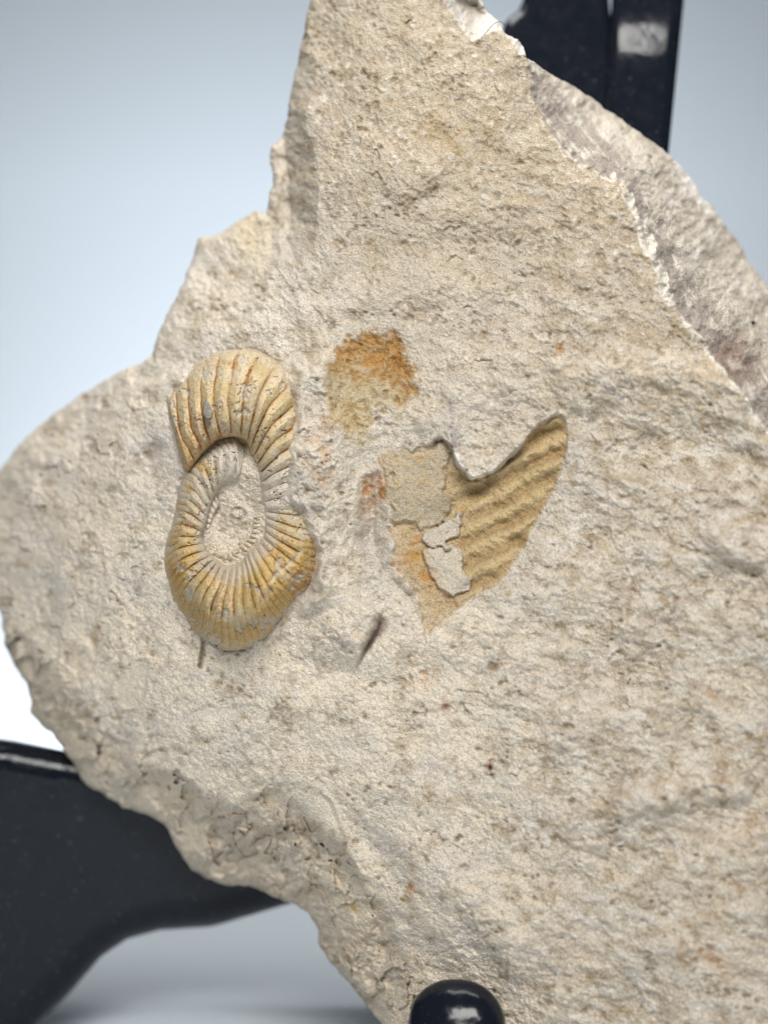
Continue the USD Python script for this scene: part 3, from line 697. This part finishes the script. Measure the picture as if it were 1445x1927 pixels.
# ------------------------------------------------------------------ the stand
def plate(path, pts, d_at, thick, bev, mat=None, bands=None):
    """a thick board with rounded edges: outline in picture terms, depth varying along x"""
    from shapely.geometry import Polygon
    pg = Polygon(pts).buffer(-bev * 1.2).buffer(bev * 1.2, resolution=10)
    rows = []
    K = 6
    n = 700
    ring0 = pg.exterior
    angs = np.linspace(0, math.pi / 2, K)
    polys = []
    for a in angs:            # front edge rounds in
        polys.append((bev * (1 - math.sin(a)), bev * (1 - math.cos(a))))
    # depth offset, inset
    lay = [(d, i) for d, i in [(bev * (1 - math.sin(a)), bev * (1 - math.cos(a))) for a in angs[::-1]]]
    prof = [(0.0, bev)] + [(bev - bev * math.cos(a), bev - bev * math.sin(a)) for a in angs[1:]] + [(thick - bev + bev * math.sin(a), bev - bev * math.cos(a)) for a in angs[1:]]
    base = np.array(pg.exterior.segmentize(4.0).coords)[:-1]
    if not pg.exterior.is_ccw: base = base[::-1]
    tan_ = np.roll(base, -2, 0) - np.roll(base, 2, 0); tan_ /= np.linalg.norm(tan_, axis=1, keepdims=True)
    inw = np.c_[-tan_[:, 1], tan_[:, 0]]
    n = len(base); vs = []
    for dd, ins in prof:
        p = base + inw * ins
        vs.append(np.c_[p, np.full(len(p), dd)])
    v = np.vstack(vs); f = []
    ar = np.arange(n); br = (ar + 1) % n
    for k in range(len(prof) - 1):
        a, b, c, d = k * n + ar, k * n + br, (k + 1) * n + br, (k + 1) * n + ar
        f += [np.c_[a, b, c], np.c_[a, c, d]]
    import mapbox_earcut
    def cap(k):
        p = (base + inw * prof[k][1]).astype(np.float64)
        return mapbox_earcut.triangulate_float64(p, np.array([len(p)], np.uint32)).reshape(-1, 3) + k * n
    if bands is None:
        f = np.vstack(f + [cap(0), cap(len(prof) - 1)[:, ::-1]])
    else:          # a bent board: the faces are cut into strips that follow the bend
        from shapely.geometry import box as sbox
        for k, flip in ((0, False), (len(prof) - 1, True)):
            face = Polygon(base + inw * prof[k][1]).buffer(0)
            for y0, y1 in zip(bands[:-1], bands[1:]):
                g = face.intersection(sbox(-5000, y0, 5000, y1))
                for q in getattr(g, 'geoms', [g]):
                    if q.is_empty or q.geom_type != 'Polygon' or q.area < 1: continue
                    p = np.array(q.exterior.coords)[:-1]
                    if not q.exterior.is_ccw: p = p[::-1]
                    t3 = mapbox_earcut.triangulate_float64(p.astype(np.float64), np.array([len(p)], np.uint32)).reshape(-1, 3)
                    f.append((t3[:, ::-1] if flip else t3) + len(v))
                    v = np.vstack([v, np.c_[p, np.full(len(p), prof[k][0])]])
        f = np.vstack(f)
    v = Q(v[:, 0], v[:, 1], d_at(v[:, 0], v[:, 1]) + v[:, 2])
    tm = trimesh.Trimesh(v, f, process=True)
    trimesh.repair.fix_normals(tm)
    return usdkit.mesh(stage, path, tm, mat or M_BLACK, smooth=40).GetPrim()

stand = xform('/World/display_stand')
tag(stand, 'glossy black folding display stand holding the limestone slab', 'display stand', kind='thing')
LD = lambda x, y: 420 - 60 * (1100 - np.asarray(x, float)) / 1250
plate('/World/display_stand/side_frame', [(1180,1330),(1180,2170),(980,2170),(930,1800),(800,1690),(660,1672),(545,1702),(400,1745),(300,1752),(240,1768),(190,1802),(130,1872),(70,1935),(20,2010),(-30,2160),(-260,2160),
      (-250,1700),(-190,1360),(-120,1240),(-60,1180),(-22,1160),(2,1170),(4,1190),(-30,1240),(-70,1310),(-75,1370),(-30,1386),(30,1394),(120,1412),(400,1430),(800,1400),(1000,1340)], LD, 125, 58)
UD = lambda x, y: 330 + 0.40 * np.maximum(350 - np.asarray(y, float), 0)
_yy = np.arange(1700, -900, -2.0); _dd = 290 + np.cumsum(np.where(_yy < 350, 0.42 - 0.33 * np.exp(-((_yy - 70) / 46.0) ** 2), 0) * 2.0)
UB = np.r_[-500, 350, 1600]
plate('/World/display_stand/upright', [(1000,-400),(985,-120),(984,0),(976,18),(952,38),(944,60),(960,140),(1010,700),(1010,1500),(1160,1500),(1160,190),(1160,70),(1150,40),(1146,0),(1150,-400)], UD, 100, 20, bands=UB)
plate('/World/display_stand/upright_001', [(1156,-400),(1151,0),(1138,190),(1134,1500),(1245,1500),(1257,300),(1272,150),(1287,0),(1296,-140),(1290,-400)], lambda x, y: np.interp(-np.asarray(y, float), -_yy, _dd), 120, 26, bands=np.r_[-500, np.arange(-300, 320, 8.0), 1600])

def hook():
    """a stub with a rounded tip, standing up in front of the slab's foot"""
    st = np.array([(1080,2120,330,105,60),(980,2115,120,95,58),(900,2100,-50,90,58),(866,2060,-128,88,58),(860,1990,-150,88,56),(860,1930,-138,87,54),(862,1880,-118,84,52),(864,1846,-102,80,50)], float)
    cs = CubicSpline(np.arange(len(st)), st)
    t = np.r_[np.linspace(0, len(st) - 2, 60)[:-1], len(st) - 2 + 1 - (1 - np.linspace(0, 1, 34)) ** 2.2]
    A = cs(t); ctr = Q(A[:, 0], A[:, 1], A[:, 2])
    tg = np.gradient(ctr, axis=0); tg /= np.linalg.norm(tg, axis=1, keepdims=True)
    tip = np.r_[np.cumsum(np.linalg.norm(np.diff(ctr, axis=0), axis=1)[::-1])[::-1], 0] / U
    k = (1 - (1 - np.clip(tip / 82, 0, 1)) ** 2.5) ** (1 / 2.3); k = np.maximum(k, 0.004)
    na = 56; side_ = np.array([0.98, -0.17, 0.0]); an = np.linspace(0, 2 * np.pi, na, endpoint=False); ca, sa = np.cos(an), np.sin(an); e = 0.8
    rings = []
    for i in range(len(t)):
        x = side_ - tg[i] * (side_ @ tg[i]); x /= np.linalg.norm(x); y = np.cross(tg[i], x)
        rings.append(ctr[i] + (np.sign(ca) * np.abs(ca) ** e * A[i, 3] * U * k[i])[:, None] * x + (np.sign(sa) * np.abs(sa) ** e * A[i, 4] * U * k[i])[:, None] * y)
    v = np.vstack(rings); m = len(rings)
    v += (0.00022 * fb(v[:, 0] / U, v[:, 2] / U, 55, 3, 171))[:, None] * np.array([0, 1.0, 0.3])
    ar = np.arange(na); br = (ar + 1) % na; f = []
    for q in range(m - 1):
        a, b, c, d = q * na + ar, q * na + br, (q + 1) * na + br, (q + 1) * na + ar
        f += [np.c_[a, b, c], np.c_[a, c, d]]
    f.append(np.c_[np.zeros(na - 2, int), ar[2:], ar[1:-1]]); f.append(np.c_[np.full(na - 2, (m - 1) * na), (m - 1) * na + ar[1:-1], (m - 1) * na + ar[2:]])
    tm = trimesh.Trimesh(v, np.vstack(f), process=True); trimesh.repair.fix_normals(tm)
    usdkit.mesh(stage, '/World/display_stand/hook', tm, M_BLACK, smooth=60)
hook()

def strand():
    p = np.array([(905,70,40),(917,58,10),(925,48,-4),(934,41,-8),(943,40,0),(948,45,14),(950,56,30)], float)
    cs = CubicSpline(np.arange(len(p)), p); a = cs(np.linspace(0, len(p) - 1, 60))
    base = np.interp(a[:, 0], [905, 950], [float(D[np.argmin(abs(AY - 70)), np.argmin(abs(AX - 905))]), float(D[np.argmin(abs(AY - 60)), np.argmin(abs(AX - 945))])])
    c = Q(a[:, 0], a[:, 1], base - 14 + a[:, 2] * 0.3)
    t = np.gradient(c, axis=0); t /= np.linalg.norm(t, axis=1, keepdims=True)
    u = np.cross(t, [0, 1.0, 0]); u /= np.linalg.norm(u, axis=1, keepdims=True); w = np.cross(t, u)
    v = np.concatenate([c + 0.6 * U * (math.cos(q) * u + math.sin(q) * w) for q in np.linspace(0, 2 * math.pi, 6)[:-1]])
    n = len(c); f = []
    for k in range(5):
        i = np.arange(n - 1) + k * n; j = np.arange(n - 1) + ((k + 1) % 5) * n
        f.append(np.c_[i, i + 1, j + 1, j])
    f = np.vstack(f)
    m = usdkit.material(stage, '/World/Looks/fibre', {'p': ('principled_bsdf', {'base_color': (0.10, 0.085, 0.07), 'roughness': 0.5})}, [], surface='p.BSDF')
    tag(put('/World/hair_strand', v, f, m, normals(v, f)), 'tiny curled dark hair caught on the white chipped corner of the slab', 'hair')
strand()
